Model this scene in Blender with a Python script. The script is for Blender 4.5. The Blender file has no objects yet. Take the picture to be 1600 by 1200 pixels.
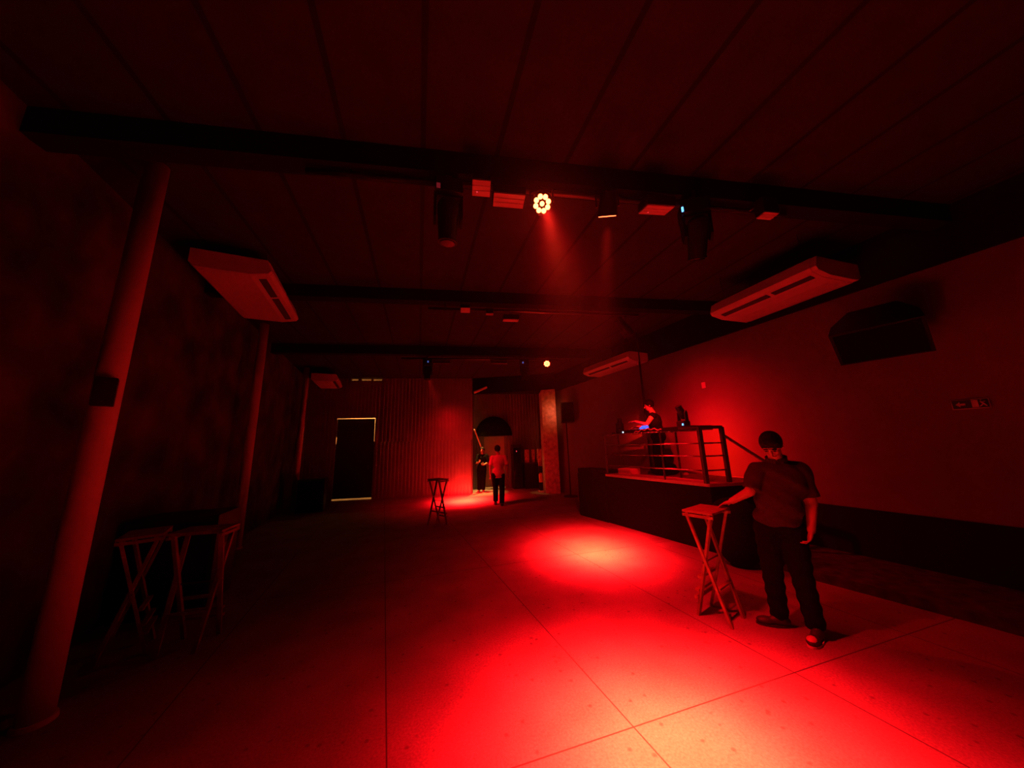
import bpy, bmesh, math, random
from mathutils import Vector, Matrix

# ------------------------------------------------------------------ camera, world, exposure
SC = bpy.context.scene
COL = SC.collection
SC.view_settings.view_transform = 'Standard'
SC.view_settings.look = 'None'
SC.view_settings.gamma = 1.0
SC.view_settings.use_curve_mapping = False
SC.view_settings.exposure = 0.0
SC.cycles.use_denoising = True
SC.cycles.max_bounces = 6
SC.cycles.diffuse_bounces = 4
SC.cycles.adaptive_threshold = 0.02
SC.cycles.volume_bounces = 0
SC.cycles.sample_clamp_indirect = 6.0

cam_d = bpy.data.cameras.new('camera')
cam = bpy.data.objects.new('camera', cam_d)
COL.objects.link(cam)
cam_d.sensor_width = 36.0
cam_d.lens = 36.0 * 490 / 1600
cam_d.clip_start = 0.05
R3 = Matrix(((9.89061377e-01, 7.61334737e-04, -1.47502585e-01),
             (-1.44539399e-01, -1.94494592e-01, -9.70195968e-01),
             (-2.94270989e-02, 9.80903295e-01, -1.92257046e-01)))
cam.matrix_world = Matrix.Translation((0, 0, 1.65)) @ R3.to_4x4()
SC.camera = cam

world = bpy.data.worlds.new('world')
SC.world = world
world.use_nodes = True
wn = world.node_tree
wn.nodes['Background'].inputs['Color'].default_value = (0.55, 0.02, 0.03, 1)
wn.nodes['Background'].inputs['Strength'].default_value = 0.0

RED = (1.0, 0.020, 0.006)
WARM = (1.0, 0.37, 0.075)

def aim(o, loc, target):
    o.location = loc
    d = Vector(target) - Vector(loc)
    o.rotation_euler = d.to_track_quat('-Z', 'Y').to_euler()

def spot(name, loc, target, watts, angle, blend=1.0, color=RED, size=0.06):
    l = bpy.data.lights.new(name, 'SPOT')
    l.energy = watts; l.color = color
    l.spot_size = math.radians(angle); l.spot_blend = blend
    l.shadow_soft_size = size
    o = bpy.data.objects.new(name, l)
    COL.objects.link(o)
    aim(o, loc, target)
    return o

def area(name, loc, target, watts, sx, sy, color):
    l = bpy.data.lights.new(name, 'AREA')
    l.energy = watts; l.color = color; l.shape = 'RECTANGLE'; l.size = sx; l.size_y = sy
    o = bpy.data.objects.new(name, l)
    COL.objects.link(o)
    aim(o, loc, target)
    return o

# stage lamps and added beams at the lighting bars: each has a hot centre that falls off smoothly
def stage_beam(loc, target, watts, sigma, tail=0.0, tail_sigma=40, cone=110, color=(1, 1, 1), size=0.04, hot=.029, rim=.0012):
    o = spot('stage_beam_light', loc, target, watts, cone, .6, color, size)
    ax = (Vector(target) - Vector(loc)).normalized()
    l = o.data; l.use_nodes = True
    nt = l.node_tree; N, L = nt.nodes, nt.links
    em = next(n for n in N if n.type == 'EMISSION')
    g = N.new('ShaderNodeNewGeometry')
    d = N.new('ShaderNodeVectorMath'); d.operation = 'DOT_PRODUCT'; d.inputs[1].default_value = ax
    L.new(g.outputs['Incoming'], d.inputs[0])
    def mth(op, a, v=None, c=None):
        q = N.new('ShaderNodeMath'); q.operation = op
        for i, x in enumerate((a, v, c)):
            if x is None: continue
            if isinstance(x, (int, float)): q.inputs[i].default_value = x
            else: L.new(x, q.inputs[i])
        return q.outputs[0]
    c = mth('ABSOLUTE', d.outputs['Value'])
    th2 = mth('MULTIPLY', mth('SUBTRACT', 1.0, c), 2.0)
    def gau(sg): return mth('EXPONENT', mth('MULTIPLY', th2, -1.0 / (math.radians(sg) ** 2)))
    st = gau(sigma)
    if tail: st = mth('ADD', st, mth('MULTIPLY', gau(tail_sigma), tail))
    L.new(st, em.inputs['Strength'])
    # the overdriven centre of the beam is more orange than its rim
    cm = N.new('ShaderNodeMixRGB')
    cm.inputs['Color1'].default_value = (1.0, rim, max(.006, rim * .15), 1)
    cm.inputs['Color2'].default_value = (1.0, hot, hot * .36, 1)
    L.new(gau(sigma * 1.0), cm.inputs['Fac']); L.new(cm.outputs['Color'], em.inputs['Color'])
    return o
stage_beam((0.66, 2.21, 3.60), (1.12, 1.84, 0.0), 42000, 12.4, .016, 32)
stage_beam((1.32, 2.44, 3.64), (1.98, 5.02, 0.0), 66000, 8.4, .022, 22)
stage_beam((-0.93, 8.08, 3.40), (0.05, 10.50, 0.0), 66000, 9.2, .012, 26)
stage_beam((2.87, 5.01, 3.635), (4.60, 5.38, 1.45), 1950, 13, .20, 34, hot=.006)  # glow on the stage wall, from the added second-row lamp
stage_beam((2.30, 2.60, 3.30), (3.95, 6.30, 2.10), 4000, 4.0, .02, 16, hot=.012)  # beam added to brighten the performer
stage_beam((0.77, 5.00, 3.66), (3.85, 3.05, 0.0), 480, 12, hot=.003)  # beam added at a second-row flood that is itself unlit
# the visible lamp faces shine towards the hall's near end
stage_beam((0.655, 2.26, 3.665), (0.35, 1.2, 2.68), 200, 22)
stage_beam((2.12, 7.74, 3.70), (1.2, 5.4, 2.9), 160, 22)
# warm beam added, from no real lamp, for the orange on the pillar
stage_beam((2.25, 8.05, 3.66), (3.12, 10.85, 2.75), 420, 8, hot=.15, rim=.12)
# daylight outside the loading door and the inner doorway
area('outdoor_light', (-3.8, 13.2, 3.4), (-3.8, 13.2, 0.0), 170, 2.4, 1.6, WARM)
area('outdoor_light', (1.2, 13.5, 2.2), (1.2, 13.5, 0.0), 90, 1.2, 0.6, WARM)
# unseen warm light added in the recess for the board and person
spot('added_recess_light', (0.42, 12.35, 3.75), (0.46, 12.15, 1.2), 2400, 34, 1.0, WARM, 0.03)

# thin haze in the hall air
wv = wn.nodes.new('ShaderNodeVolumeScatter')
wv.inputs['Color'].default_value = (1, 1, 1, 1)
wv.inputs['Density'].default_value = 0.0009
wv.inputs['Anisotropy'].default_value = 0.75
wn.links.new(wv.outputs[0], wn.nodes['World Output'].inputs['Volume'])

spot('added_recess_light', (2.35, 11.5, 2.3), (2.68, 11.33, .5), 60, 30, 1.0, WARM, 0.03)  # unseen warm light added for the yellow container

# ------------------------------------------------------------------ materials
def new_mat(name):
    m = bpy.data.materials.new(name); m.use_nodes = True
    nt = m.node_tree
    return m, nt, nt.nodes['Principled BSDF']

def mat(name, col, rough=0.6, metal=0.0, noise=0.0, scale=30.0, bump=0.0, spec=0.5):
    m, nt, b = new_mat(name)
    b.inputs['Roughness'].default_value = rough
    b.inputs['Metallic'].default_value = metal
    b.inputs['Specular IOR Level'].default_value = spec
    c = (col[0], col[1], col[2], 1)
    if noise > 0 or bump > 0:
        tc = nt.nodes.new('ShaderNodeTexCoord')
        nz = nt.nodes.new('ShaderNodeTexNoise')
        nz.inputs['Scale'].default_value = scale
        nz.inputs['Detail'].default_value = 6
        nt.links.new(tc.outputs['Object'], nz.inputs['Vector'])
        cr = nt.nodes.new('ShaderNodeValToRGB')
        cr.color_ramp.elements[0].position = 0.3
        cr.color_ramp.elements[1].position = 0.7
        cr.color_ramp.elements[0].color = (col[0]*(1-noise), col[1]*(1-noise), col[2]*(1-noise), 1)
        cr.color_ramp.elements[1].color = (min(1, col[0]*(1+noise)), min(1, col[1]*(1+noise)), min(1, col[2]*(1+noise)), 1)
        nt.links.new(nz.outputs['Fac'], cr.inputs['Fac'])
        nt.links.new(cr.outputs['Color'], b.inputs['Base Color'])
        if bump > 0:
            bp = nt.nodes.new('ShaderNodeBump')
            bp.inputs['Strength'].default_value = bump
            bp.inputs['Distance'].default_value = 0.02
            nt.links.new(nz.outputs['Fac'], bp.inputs['Height'])
            nt.links.new(bp.outputs['Normal'], b.inputs['Normal'])
    else:
        b.inputs['Base Color'].default_value = c
    return m

def emit(name, col, strength):
    m, nt, b = new_mat(name)
    b.inputs['Base Color'].default_value = (0.02, 0.02, 0.02, 1)
    b.inputs['Emission Color'].default_value = (*col, 1)
    b.inputs['Emission Strength'].default_value = strength
    return m

def line_mask(nt, tc, nx, ny, off, spacing, width):
    """1 on thin lines n.p = off + k*spacing"""
    d = nt.nodes.new('ShaderNodeVectorMath'); d.operation = 'DOT_PRODUCT'
    d.inputs[1].default_value = (nx, ny, 0)
    nt.links.new(tc, d.inputs[0])
    def mth(op, a, v):
        q = nt.nodes.new('ShaderNodeMath'); q.operation = op
        nt.links.new(a, q.inputs[0])
        if v is not None: q.inputs[1].default_value = v
        return q.outputs[0]
    x = mth('SUBTRACT', d.outputs['Value'], off - spacing / 2)
    x = mth('DIVIDE', x, spacing)
    x = mth('FLOORED_MODULO', x, 1.0)
    x = mth('SUBTRACT', x, 0.5)
    x = mth('ABSOLUTE', x, None)
    return mth('LESS_THAN', x, width / 2 / spacing)

def floor_mat():
    m, nt, b = new_mat('polished_concrete')
    N, L = nt.nodes, nt.links
    tc = N.new('ShaderNodeTexCoord')
    v = tc.outputs['Object']
    a = line_mask(nt, v, 1.0, 0.24, 1.481, 1.39, 0.009)
    c = line_mask(nt, v, -0.147, 1.0, 1.94, 2.8, 0.009)
    mx = N.new('ShaderNodeMath'); mx.operation = 'MAXIMUM'
    L.new(a, mx.inputs[0]); L.new(c, mx.inputs[1])
    n1 = N.new('ShaderNodeTexNoise'); n1.inputs['Scale'].default_value = 70; n1.inputs['Detail'].default_value = 5
    n2 = N.new('ShaderNodeTexNoise'); n2.inputs['Scale'].default_value = 2.2; n2.inputs['Detail'].default_value = 7
    vo = N.new('ShaderNodeTexVoronoi'); vo.inputs['Scale'].default_value = 9.0; vo.inputs['Randomness'].default_value = 1
    n3 = N.new('ShaderNodeTexNoise'); n3.inputs['Scale'].default_value = 320; n3.inputs['Detail'].default_value = 2
    for q in (n1, n2, vo, n3): L.new(v, q.inputs['Vector'])
    r1 = N.new('ShaderNodeValToRGB'); r1.color_ramp.elements[0].position = .25; r1.color_ramp.elements[1].position = .75
    r1.color_ramp.elements[0].color = (.17, .168, .165, 1); r1.color_ramp.elements[1].color = (.29, .287, .283, 1)
    L.new(n1.outputs['Fac'], r1.inputs['Fac'])
    r2 = N.new('ShaderNodeValToRGB'); r2.color_ramp.elements[0].position = .3; r2.color_ramp.elements[1].position = .7
    r2.color_ramp.elements[0].color = (.68, .68, .68, 1); r2.color_ramp.elements[1].color = (1, 1, 1, 1)
    L.new(n2.outputs['Fac'], r2.inputs['Fac'])
    mu = N.new('ShaderNodeMixRGB'); mu.blend_type = 'MULTIPLY'; mu.inputs['Fac'].default_value = 1
    L.new(r1.outputs['Color'], mu.inputs['Color1']); L.new(r2.outputs['Color'], mu.inputs['Color2'])
    r3 = N.new('ShaderNodeValToRGB'); r3.color_ramp.elements[0].position = .07; r3.color_ramp.elements[1].position = .16
    r3.color_ramp.elements[0].color = (.45, .45, .45, 1); r3.color_ramp.elements[1].color = (1, 1, 1, 1)
    L.new(vo.outputs['Distance'], r3.inputs['Fac'])
    mu2 = N.new('ShaderNodeMixRGB'); mu2.blend_type = 'MULTIPLY'; mu2.inputs['Fac'].default_value = .8
    L.new(mu.outputs['Color'], mu2.inputs['Color1']); L.new(r3.outputs['Color'], mu2.inputs['Color2'])
    r4 = N.new('ShaderNodeValToRGB'); r4.color_ramp.elements[0].position = .3; r4.color_ramp.elements[1].position = .45
    r4.color_ramp.elements[0].color = (.6, .6, .6, 1); r4.color_ramp.elements[1].color = (1, 1, 1, 1)
    L.new(n3.outputs['Fac'], r4.inputs['Fac'])
    mu3 = N.new('ShaderNodeMixRGB'); mu3.blend_type = 'MULTIPLY'; mu3.inputs['Fac'].default_value = .8
    L.new(mu2.outputs['Color'], mu3.inputs['Color1']); L.new(r4.outputs['Color'], mu3.inputs['Color2'])
    mj = N.new('ShaderNodeMixRGB'); mj.inputs['Color2'].default_value = (.05, .05, .05, 1)
    L.new(mx.outputs[0], mj.inputs['Fac']); L.new(mu3.outputs['Color'], mj.inputs['Color1'])
    L.new(mj.outputs['Color'], b.inputs['Base Color'])
    b.inputs['Roughness'].default_value = .72
    b.inputs['Specular IOR Level'].default_value = .25
    bp = N.new('ShaderNodeBump'); bp.inputs['Strength'].default_value = .15; bp.inputs['Distance'].default_value = .01
    L.new(n1.outputs['Fac'], bp.inputs['Height']); L.new(bp.outputs['Normal'], b.inputs['Normal'])
    return m

def ceiling_mat():
    m, nt, b = new_mat('dark_ceiling_panels')
    N, L = nt.nodes, nt.links
    tc = N.new('ShaderNodeTexCoord'); v = tc.outputs['Object']
    a = line_mask(nt, v, 1.0, 0.14, -0.03, 0.64, 0.042)
    n1 = N.new('ShaderNodeTexNoise'); n1.inputs['Scale'].default_value = 5; n1.inputs['Detail'].default_value = 6
    L.new(v, n1.inputs['Vector'])
    r1 = N.new('ShaderNodeValToRGB')
    r1.color_ramp.elements[0].color = (.018, .017, .018, 1); r1.color_ramp.elements[1].color = (.035, .033, .034, 1)
    L.new(n1.outputs['Fac'], r1.inputs['Fac'])
    mj = N.new('ShaderNodeMixRGB'); mj.inputs['Color2'].default_value = (.01, .01, .01, 1)
    L.new(a, mj.inputs['Fac']); L.new(r1.outputs['Color'], mj.inputs['Color1'])
    L.new(mj.outputs['Color'], b.inputs['Base Color'])
    b.inputs['Roughness'].default_value = .8
    b.inputs['Specular IOR Level'].default_value = .15
    return m

M = {}
M['floor'] = floor_mat()
M['ceiling'] = ceiling_mat()
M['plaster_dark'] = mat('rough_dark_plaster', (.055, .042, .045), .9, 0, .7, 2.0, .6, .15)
M['plaster'] = mat('red_wall_plaster', (.16, .13, .135), .85, 0, .06, 5, .15)
M['soffit'] = mat('black_beam_paint', (.008, .008, .008), .85, spec=.1)
M['column'] = mat('column_paint', (.60, .53, .52), .6, 0, .06, 6, .03)
M['metal_sheet'] = mat('painted_metal_sheet', (.46, .42, .42), .30, .65, .12, 3, .05)
M['black_door'] = mat('black_door_sheet', (.03, .03, .03), .6, .2)
M['outer'] = mat('outdoor_render', (.7, .65, .6), .9, 0, .08, 4, 0)
M['black_plastic'] = mat('black_plastic', (.010, .010, .012), .5, spec=.25)
M['black_carpet'] = mat('black_stage_cloth', (.006, .0055, .006), .95, 0, .3, 60, .2, .05)
M['stage_top'] = mat('stage_deck', (.30, .27, .26), .7, 0, .15, 12, .05)
M['white_plastic'] = mat('white_plastic', (.58, .55, .54), .5)
M['grille'] = mat('dark_louvre', (.03, .03, .03), .7)
M['steel'] = mat('dark_steel', (.10, .09, .09), .4, .7)
M['steel_shiny'] = mat('polished_steel', (.45, .43, .42), .22, .95)
M['wood'] = mat('stool_wood', (.20, .12, .07), .6, 0, .25, 14, .1)
M['skin'] = mat('skin', (.36, .22, .17), .55, 0, .05, 20, .02)
M['hair'] = mat('black_hair', (.006, .005, .005), .7, 0, .3, 60, .4, .12)
M['shirt_grey'] = mat('charcoal_shirt', (.032, .020, .024), .9, 0, .15, 40, .15, .1)
M['shirt_white'] = mat('light_tshirt', (.50, .40, .40), .9, 0, .06, 30, .1)
M['trousers'] = mat('black_trousers', (.004, .004, .005), .95, 0, .2, 40, .1, .05)
M['shoe'] = mat('dark_shoe', (.02, .018, .018), .6)
M['sole'] = mat('pale_shoe_sole', (.45, .40, .38), .6)
M['sandal_top'] = mat('pale_shoe_toe', (.40, .26, .22), .6)
M['lens_red'] = emit('lit_red_led', (1.0, 0.075, 0.02), 28)
M['lens_red_soft'] = emit('lit_red_led_edge', (1.0, 0.10, 0.03), 6)
M['led_blue'] = emit('blue_led', (0.08, 0.35, 1.0), 4)
M['led_blue_dim'] = emit('dim_blue_led', (0.15, 0.25, 1.0), .35)
M['screen_blue'] = emit('blue_screen', (0.03, 0.13, 1.0), 1.3)
M['led_white'] = emit('pale_led', (0.5, 0.75, 1.0), 4)
M['led_red'] = emit('small_red_led', (1.0, 0.06, 0.08), 1.0)
M['led_red_dim'] = emit('dim_red_led', (1.0, .05, .08), .12)
M['glass_dark'] = mat('dark_lens_glass', (.01, .01, .012), .08)
M['sign'] = mat('green_sign', (.01, .10, .05), .5)
M['sign_light'] = mat('sign_symbol', (.75, .8, .75), .5)
M['yellow'] = mat('yellow_plastic', (.75, .45, .10), .5)
M['poster'] = mat('faded_print', (.40, .20, .18), .7, 0, .6, 14, 0)
M['panel_wood'] = mat('inner_door_panel', (.36, .20, .17), .6, 0, .1, 6, 0)
M['pvc'] = mat('pale_board', (.72, .62, .50), .6)

# ------------------------------------------------------------------ mesh helpers
def bm_new(): return bmesh.new()

def obj(name, bm, m, parent=None, smooth=False, origin=(0, 0, 0)):
    o_ = Vector(origin)
    if o_.length > 0:
        for v in bm.verts: v.co -= o_
    bmesh.ops.recalc_face_normals(bm, faces=bm.faces)
    me = bpy.data.meshes.new(name)
    bm.to_mesh(me); bm.free()
    if smooth:
        for p in me.polygons: p.use_smooth = True
    me.materials.append(M[m] if isinstance(m, str) else m)
    o = bpy.data.objects.new(name, me)
    COL.objects.link(o)
    if parent is not None: o.parent = parent
    elif o_.length > 0: o.location = o_
    return o

def thing(name, label, cat, loc=(0, 0, 0), rotz=0, group=None):
    o = bpy.data.objects.new(name, None); COL.objects.link(o)
    o.empty_display_size = .1
    o.location = loc; o.rotation_euler = (0, 0, rotz)
    o['label'] = label; o['category'] = cat
    if group: o['group'] = group
    return o

def tag(o, label, cat, group=None):
    o['label'] = label; o['category'] = cat
    if group: o['group'] = group
    return o

def struct(name, bm, m, parent=None, smooth=False):
    o = obj(name, bm, m, parent, smooth)
    if parent is None: o['kind'] = 'structure'
    return o

def box(bm, c, s, rot=None, bevel=0.0):
    r = bmesh.ops.create_cube(bm, size=1.0)
    vs = r['verts']
    bmesh.ops.scale(bm, verts=vs, vec=s)
    if bevel > 0:
        es = list({e for v in vs for e in v.link_edges})
        g = bmesh.ops.bevel(bm, geom=es, offset=bevel, segments=2, affect='EDGES', profile=.7)
        vs = list({v for f in g['faces'] for v in f.verts} | {v for v in vs if v.is_valid})
    if rot is not None:
        bmesh.ops.transform(bm, matrix=rot.to_4x4(), verts=vs)
    bmesh.ops.translate(bm, verts=vs, vec=c)
    return vs

def tube(bm, p0, p1, r0, r1=None, seg=16, caps=True):
    p0 = Vector(p0); p1 = Vector(p1)
    if r1 is None: r1 = r0
    d = p1 - p0
    r = bmesh.ops.create_cone(bm, cap_ends=caps, segments=seg, radius1=r0, radius2=r1, depth=d.length)
    q = d.to_track_quat('Z', 'Y').to_matrix().to_4x4()
    bmesh.ops.transform(bm, matrix=Matrix.Translation((p0 + p1) / 2) @ q, verts=r['verts'])
    return r['verts']

def beam(bm, p0, p1, w, h):
    """rectangular bar between two points"""
    p0 = Vector(p0); p1 = Vector(p1); d = p1 - p0
    r = bmesh.ops.create_cube(bm, size=1.0)
    bmesh.ops.scale(bm, verts=r['verts'], vec=(w, h, d.length))
    q = d.to_track_quat('Z', 'Y').to_matrix().to_4x4()
    bmesh.ops.transform(bm, matrix=Matrix.Translation((p0 + p1) / 2) @ q, verts=r['verts'])
    return r['verts']

def ell(bm, c, rad, rot=None, seg=16):
    r = bmesh.ops.create_uvsphere(bm, u_segments=seg, v_segments=max(8, seg * 3 // 4), radius=1.0)
    bmesh.ops.scale(bm, verts=r['verts'], vec=rad)
    if rot is not None: bmesh.ops.transform(bm, matrix=rot.to_4x4(), verts=r['verts'])
    bmesh.ops.translate(bm, verts=r['verts'], vec=c)
    return r['verts']

def prism(bm, pts, z0, z1):
    lo = [bm.verts.new((x, y, z0)) for x, y in pts]
    hi = [bm.verts.new((x, y, z1)) for x, y in pts]
    bm.faces.new(lo[::-1]); bm.faces.new(hi)
    n = len(pts)
    for i in range(n):
        bm.faces.new((lo[i], lo[(i + 1) % n], hi[(i + 1) % n], hi[i]))
    return lo + hi

def extrude_profile(bm, pts, axis_len, y0=0.0):
    """profile in local XZ, extruded along Y"""
    a = [bm.verts.new((x, y0, z)) for x, z in pts]
    b = [bm.verts.new((x, y0 + axis_len, z)) for x, z in pts]
    bm.faces.new(a); bm.faces.new(b[::-1])
    n = len(pts)
    for i in range(n):
        bm.faces.new((a[i], b[i], b[(i + 1) % n], a[(i + 1) % n]))

def path_tube(bm, pts, r, seg=8):
    for i in range(len(pts) - 1):
        tube(bm, pts[i], pts[i + 1], r, r, seg)
        if i: ell(bm, pts[i], (r, r, r), None, 8)

def fuse(bm, voxel, smooth=3, factor=.5):
    """merge overlapping solids into one continuous skin"""
    me = bpy.data.meshes.new('tmp'); bm.to_mesh(me); bm.free()
    o = bpy.data.objects.new('tmp', me); COL.objects.link(o)
    md = o.modifiers.new('r', 'REMESH'); md.mode = 'VOXEL'; md.voxel_size = voxel
    if smooth:
        sm = o.modifiers.new('s', 'SMOOTH'); sm.iterations = smooth; sm.factor = factor
    dg = bpy.context.evaluated_depsgraph_get()
    dg.update()
    me2 = bpy.data.meshes.new_from_object(o.evaluated_get(dg))
    out = bmesh.new(); out.from_mesh(me2)
    bpy.data.objects.remove(o); bpy.data.meshes.remove(me); bpy.data.meshes.remove(me2)
    return out

def cap(bm, p0, r0, p1, r1, seg=16):
    tube(bm, p0, p1, r0, r1, seg)
    ell(bm, p0, (r0,) * 3, None, seg); ell(bm, p1, (r1,) * 3, None, seg)

def copy_tree(o, parent=None):
    c = o.copy(); COL.objects.link(c)
    if parent is not None: c.parent = parent
    for ch in list(o.children): copy_tree(ch, c)
    return c

# ------------------------------------------------------------------ the room (a skewed rectangle: side walls lean by one in four)
H = 4.2
def xl(y): return -2.59 - 0.25 * y
def xr(y): return 3.6 + 0.25 * (10 - y)
YB, YN = 11.85, -2.6
YV = 13.0

bm = bm_new(); prism(bm, [(xl(YN) - .3, YN - .2), (xr(YN) + .3, YN - .2), (xr(14.6) + 1.6, 14.6), (xl(14.6) - .3, 14.6)], -.1, 0)
struct('floor', bm, 'floor')
bm = bm_new(); prism(bm, [(xl(YN) - .2, YN - .1), (xr(YN) + .2, YN - .1), (xr(YV) + 1.2, YV + .1), (0.2, YV + .1), (0.2, YB + .08), (xl(YB) - .2, YB + .08)], H, H + .1)
struct('ceiling', bm, 'ceiling')
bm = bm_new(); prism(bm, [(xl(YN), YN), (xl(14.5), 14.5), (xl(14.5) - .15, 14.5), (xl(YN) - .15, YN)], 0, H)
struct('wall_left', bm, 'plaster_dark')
bm = bm_new(); prism(bm, [(xr(YN), YN), (xr(YB), YB), (xr(YB) + .15, YB), (xr(YN) + .15, YN)], 0, H)
struct('wall_right', bm, 'plaster')
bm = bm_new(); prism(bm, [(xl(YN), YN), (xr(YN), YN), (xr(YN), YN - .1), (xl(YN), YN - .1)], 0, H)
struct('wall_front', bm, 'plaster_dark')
# black beam running along the top of the right wall
bm = bm_new(); prism(bm, [(xr(YN) - .06, YN), (xr(YB) - .06, YB), (xr(YB), YB), (xr(YN), YN)], 3.57, H)
struct('trim_1', bm, 'soffit')
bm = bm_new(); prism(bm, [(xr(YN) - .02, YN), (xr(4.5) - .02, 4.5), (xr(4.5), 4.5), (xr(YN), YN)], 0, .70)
struct('dark_band_right', bm, mat('black_wall_band', (.012, .010, .011), .9, spec=.1))  # flat black strip over the lower part of the right wall
# cross beams under the ceiling
for i, (y, d) in enumerate(((2.42, .22), (4.95, .20), (7.95, .22))):
    bm = bm_new()
    prism(bm, [(xl(y), y - .07), (xr(y) - .07, y - .07), (xr(y) - .07, y + .1), (xl(y), y + .1)], H - d, H)
    struct('trim_%d' % (i + 2), bm, 'soffit')
# low step along the right wall
bm = bm_new()
prism(bm, [(xr(-2) - .95, -2), (4.90, 1.0), (4.43, 2.45), (4.02, 3.52), (3.86, 4.45), (xr(4.45), 4.45), (xr(-2), -2)], 0, .10)
struct('trim_5', bm, mat('dark_step_carpet', (.045, .035, .038), .9, 0, .5, 9, .2, .1))

# back wall of ribbed metal sheet
def ribbed(bm, x0, x1, y, z0, z1, pitch=.125, depth=.036, amp=1.0):
    pts = []
    x = x0
    while x < x1:
        for fx, fy in ((0, 0), (.30, 0), (.42, -depth), (.88, -depth)):
            xx = x + fx * pitch
            if xx <= x1: pts.append((xx, y + fy))
        x += pitch
    pts.append((x1, y))
    back = [(a, b + .006) for a, b in pts]
    prism(bm, pts + back[::-1], z0, z1)
bm = bm_new()
ribbed(bm, xl(YB), -4.44, YB, 0, 1.93); ribbed(bm, xl(YB), -4.44, YB - .008, 1.90, H)
ribbed(bm, -4.44, -4.05, YB - .008, 2.76, H); ribbed(bm, -4.05, -3.02, YB - .008, 2.76, 4.12)
box(bm, (-3.78, YB, 4.15), (.12, .02, .1)); box(bm, (-3.36, YB, 4.15), (.08, .02, .1))
ribbed(bm, -3.18, .27, YB, 0, 1.93); ribbed(bm, -3.18, -3.02, YB - .008, 1.90, 2.80); ribbed(bm, -3.02, .27, YB - .008, 1.90, H)
struct('wall_back', bm, 'metal_sheet')
# dark double door whose edges leak light
bm = bm_new()
vs = [(-4.46, .05), (-3.17, .05), (-3.165, 1.93), (-3.192, 1.94), (-3.196, 2.737), (-4.47, 2.737), (-4.47, 2.12), (-4.425, 2.10), (-4.43, 1.88), (-4.47, 1.86)]
a = [bm.verts.new((x, YB + .008, z)) for x, z in vs]; b = [bm.verts.new((x, YB + .016, z)) for x, z in vs]
bm.faces.new(a); bm.faces.new(b[::-1])
for i in range(len(vs)):
    j = (i + 1) % len(vs); bm.faces.new((a[i], b[i], b[j], a[j]))
door1 = struct('door_1', bm, 'black_door')
bm = bm_new(); box(bm, (-3.34, YB - .03, 1.05), (.03, .04, .14), None, .006)
obj('door_handle', bm, 'steel', door1)
# recess and outside
bm = bm_new(); prism(bm, [(.22, YB), (.27, YB), (.27, YV), (.22, YV)], 0, H)
struct('wall_recess_left', bm, 'plaster_dark')
bm = bm_new()
ribbed(bm, .27, .76, YV, 0, H); ribbed(bm, .76, 1.58, YV, 2.02, H); ribbed(bm, 1.58, 4.0, YV, 0, H)
struct('wall_recess_back', bm, mat('dull_ribbed_sheet', (.16, .13, .13), .6, .3, .1, 3, .05))
bm = bm_new(); box(bm, (1.17, YV + .025, 1.055), (.90, .03, 2.0))
d2 = struct('door_2', bm, 'panel_wood')
bm = bm_new(); tube(bm, (1.47, YV - .06, .98), (1.47, YV - .005, .98), .02, .02, 10); ell(bm, (1.47, YV - .06, .98), (.03, .02, .03))
obj('door_handle', bm, 'steel', d2)
bm = bm_new(); box(bm, (-1, 14.55, 2.1), (10.6, .1, 4.2))
struct('wall_outside', bm, 'outer')
bm = bm_new(); prism(bm, [(xl(YB) - .2, YB + .1), (.22, YB + .1), (.22, YV), (4.0, YV + .03), (4.0, 14.6), (xl(14.6), 14.6)], H, H + .1)
struct('ceiling_outside', bm, 'outer')
bm = bm_new(); box(bm, (.2, 13.8, 2.1), (.08, 1.5, 4.2))
struct('wall_yard', bm, 'plaster_dark')
bm = bm_new(); box(bm, (3.95, 13.2, 2.1), (.1, 2.8, 4.2))
struct('wall_recess_right', bm, 'plaster_dark')
# wide plastered pillar between recess and right wall
bm = bm_new(); prism(bm, [(2.74, 11.0), (3.19, 10.78), (3.40, 11.86), (2.86, 11.86)], 0, 3.6)
struct('wall_pillar', bm, mat('pillar_plaster', (.5, .42, .38), .8, 0, .35, 9, .8))
bm = bm_new(); prism(bm, [(2.74, 11.0), (3.19, 10.78), (3.5, 11.86), (.27, 11.86), (.27, 11.78)], 3.6, H)
struct('trim_6', bm, 'soffit')
# warm gaps of daylight above the sheets, top left of the back wall
# ------------------------------------------------------------------ columns on the left
col_labels = ['pale round column nearest the camera on the left, with a dark junction box strapped to it',
              'slim pale round column in the middle of the left wall, below the near air conditioner',
              'farthest pale round column on the left, beside the small far air conditioner']
for (x, y), lb in zip(((-2.72, 2.80), (-4.01, 6.64), (-4.86, 10.28)), col_labels):
    t = thing('round_column', lb, 'column', (x, y, 0), 0, 'columns along the left wall')
    bm = bm_new(); tube(bm, (0, 0, 0), (0, 0, H), .078, .078, 32)
    obj('shaft', bm, 'column', t, True)
    bm = bm_new(); tube(bm, (0, 0, 0), (0, 0, .03), .095, .09, 32)
    obj('base_plate', bm, 'column', t)
bm = bm_new(); box(bm, (-2.655, 2.715, 2.13), (.11, .09, .21), Matrix.Rotation(math.radians(40), 3, 'Z'), .008)
for dz in (-.07, .07): tube(bm, (-2.655 + .035, 2.715 - .045, 2.13 + dz), (-2.655 + .045, 2.715 - .055, 2.13 + dz), .008, .008, 8)
tag(obj('junction_box', bm, 'black_plastic', None, False, (-2.655, 2.715, 2.13)), 'small dark junction box fixed on the nearest left column', 'junction box')

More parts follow.
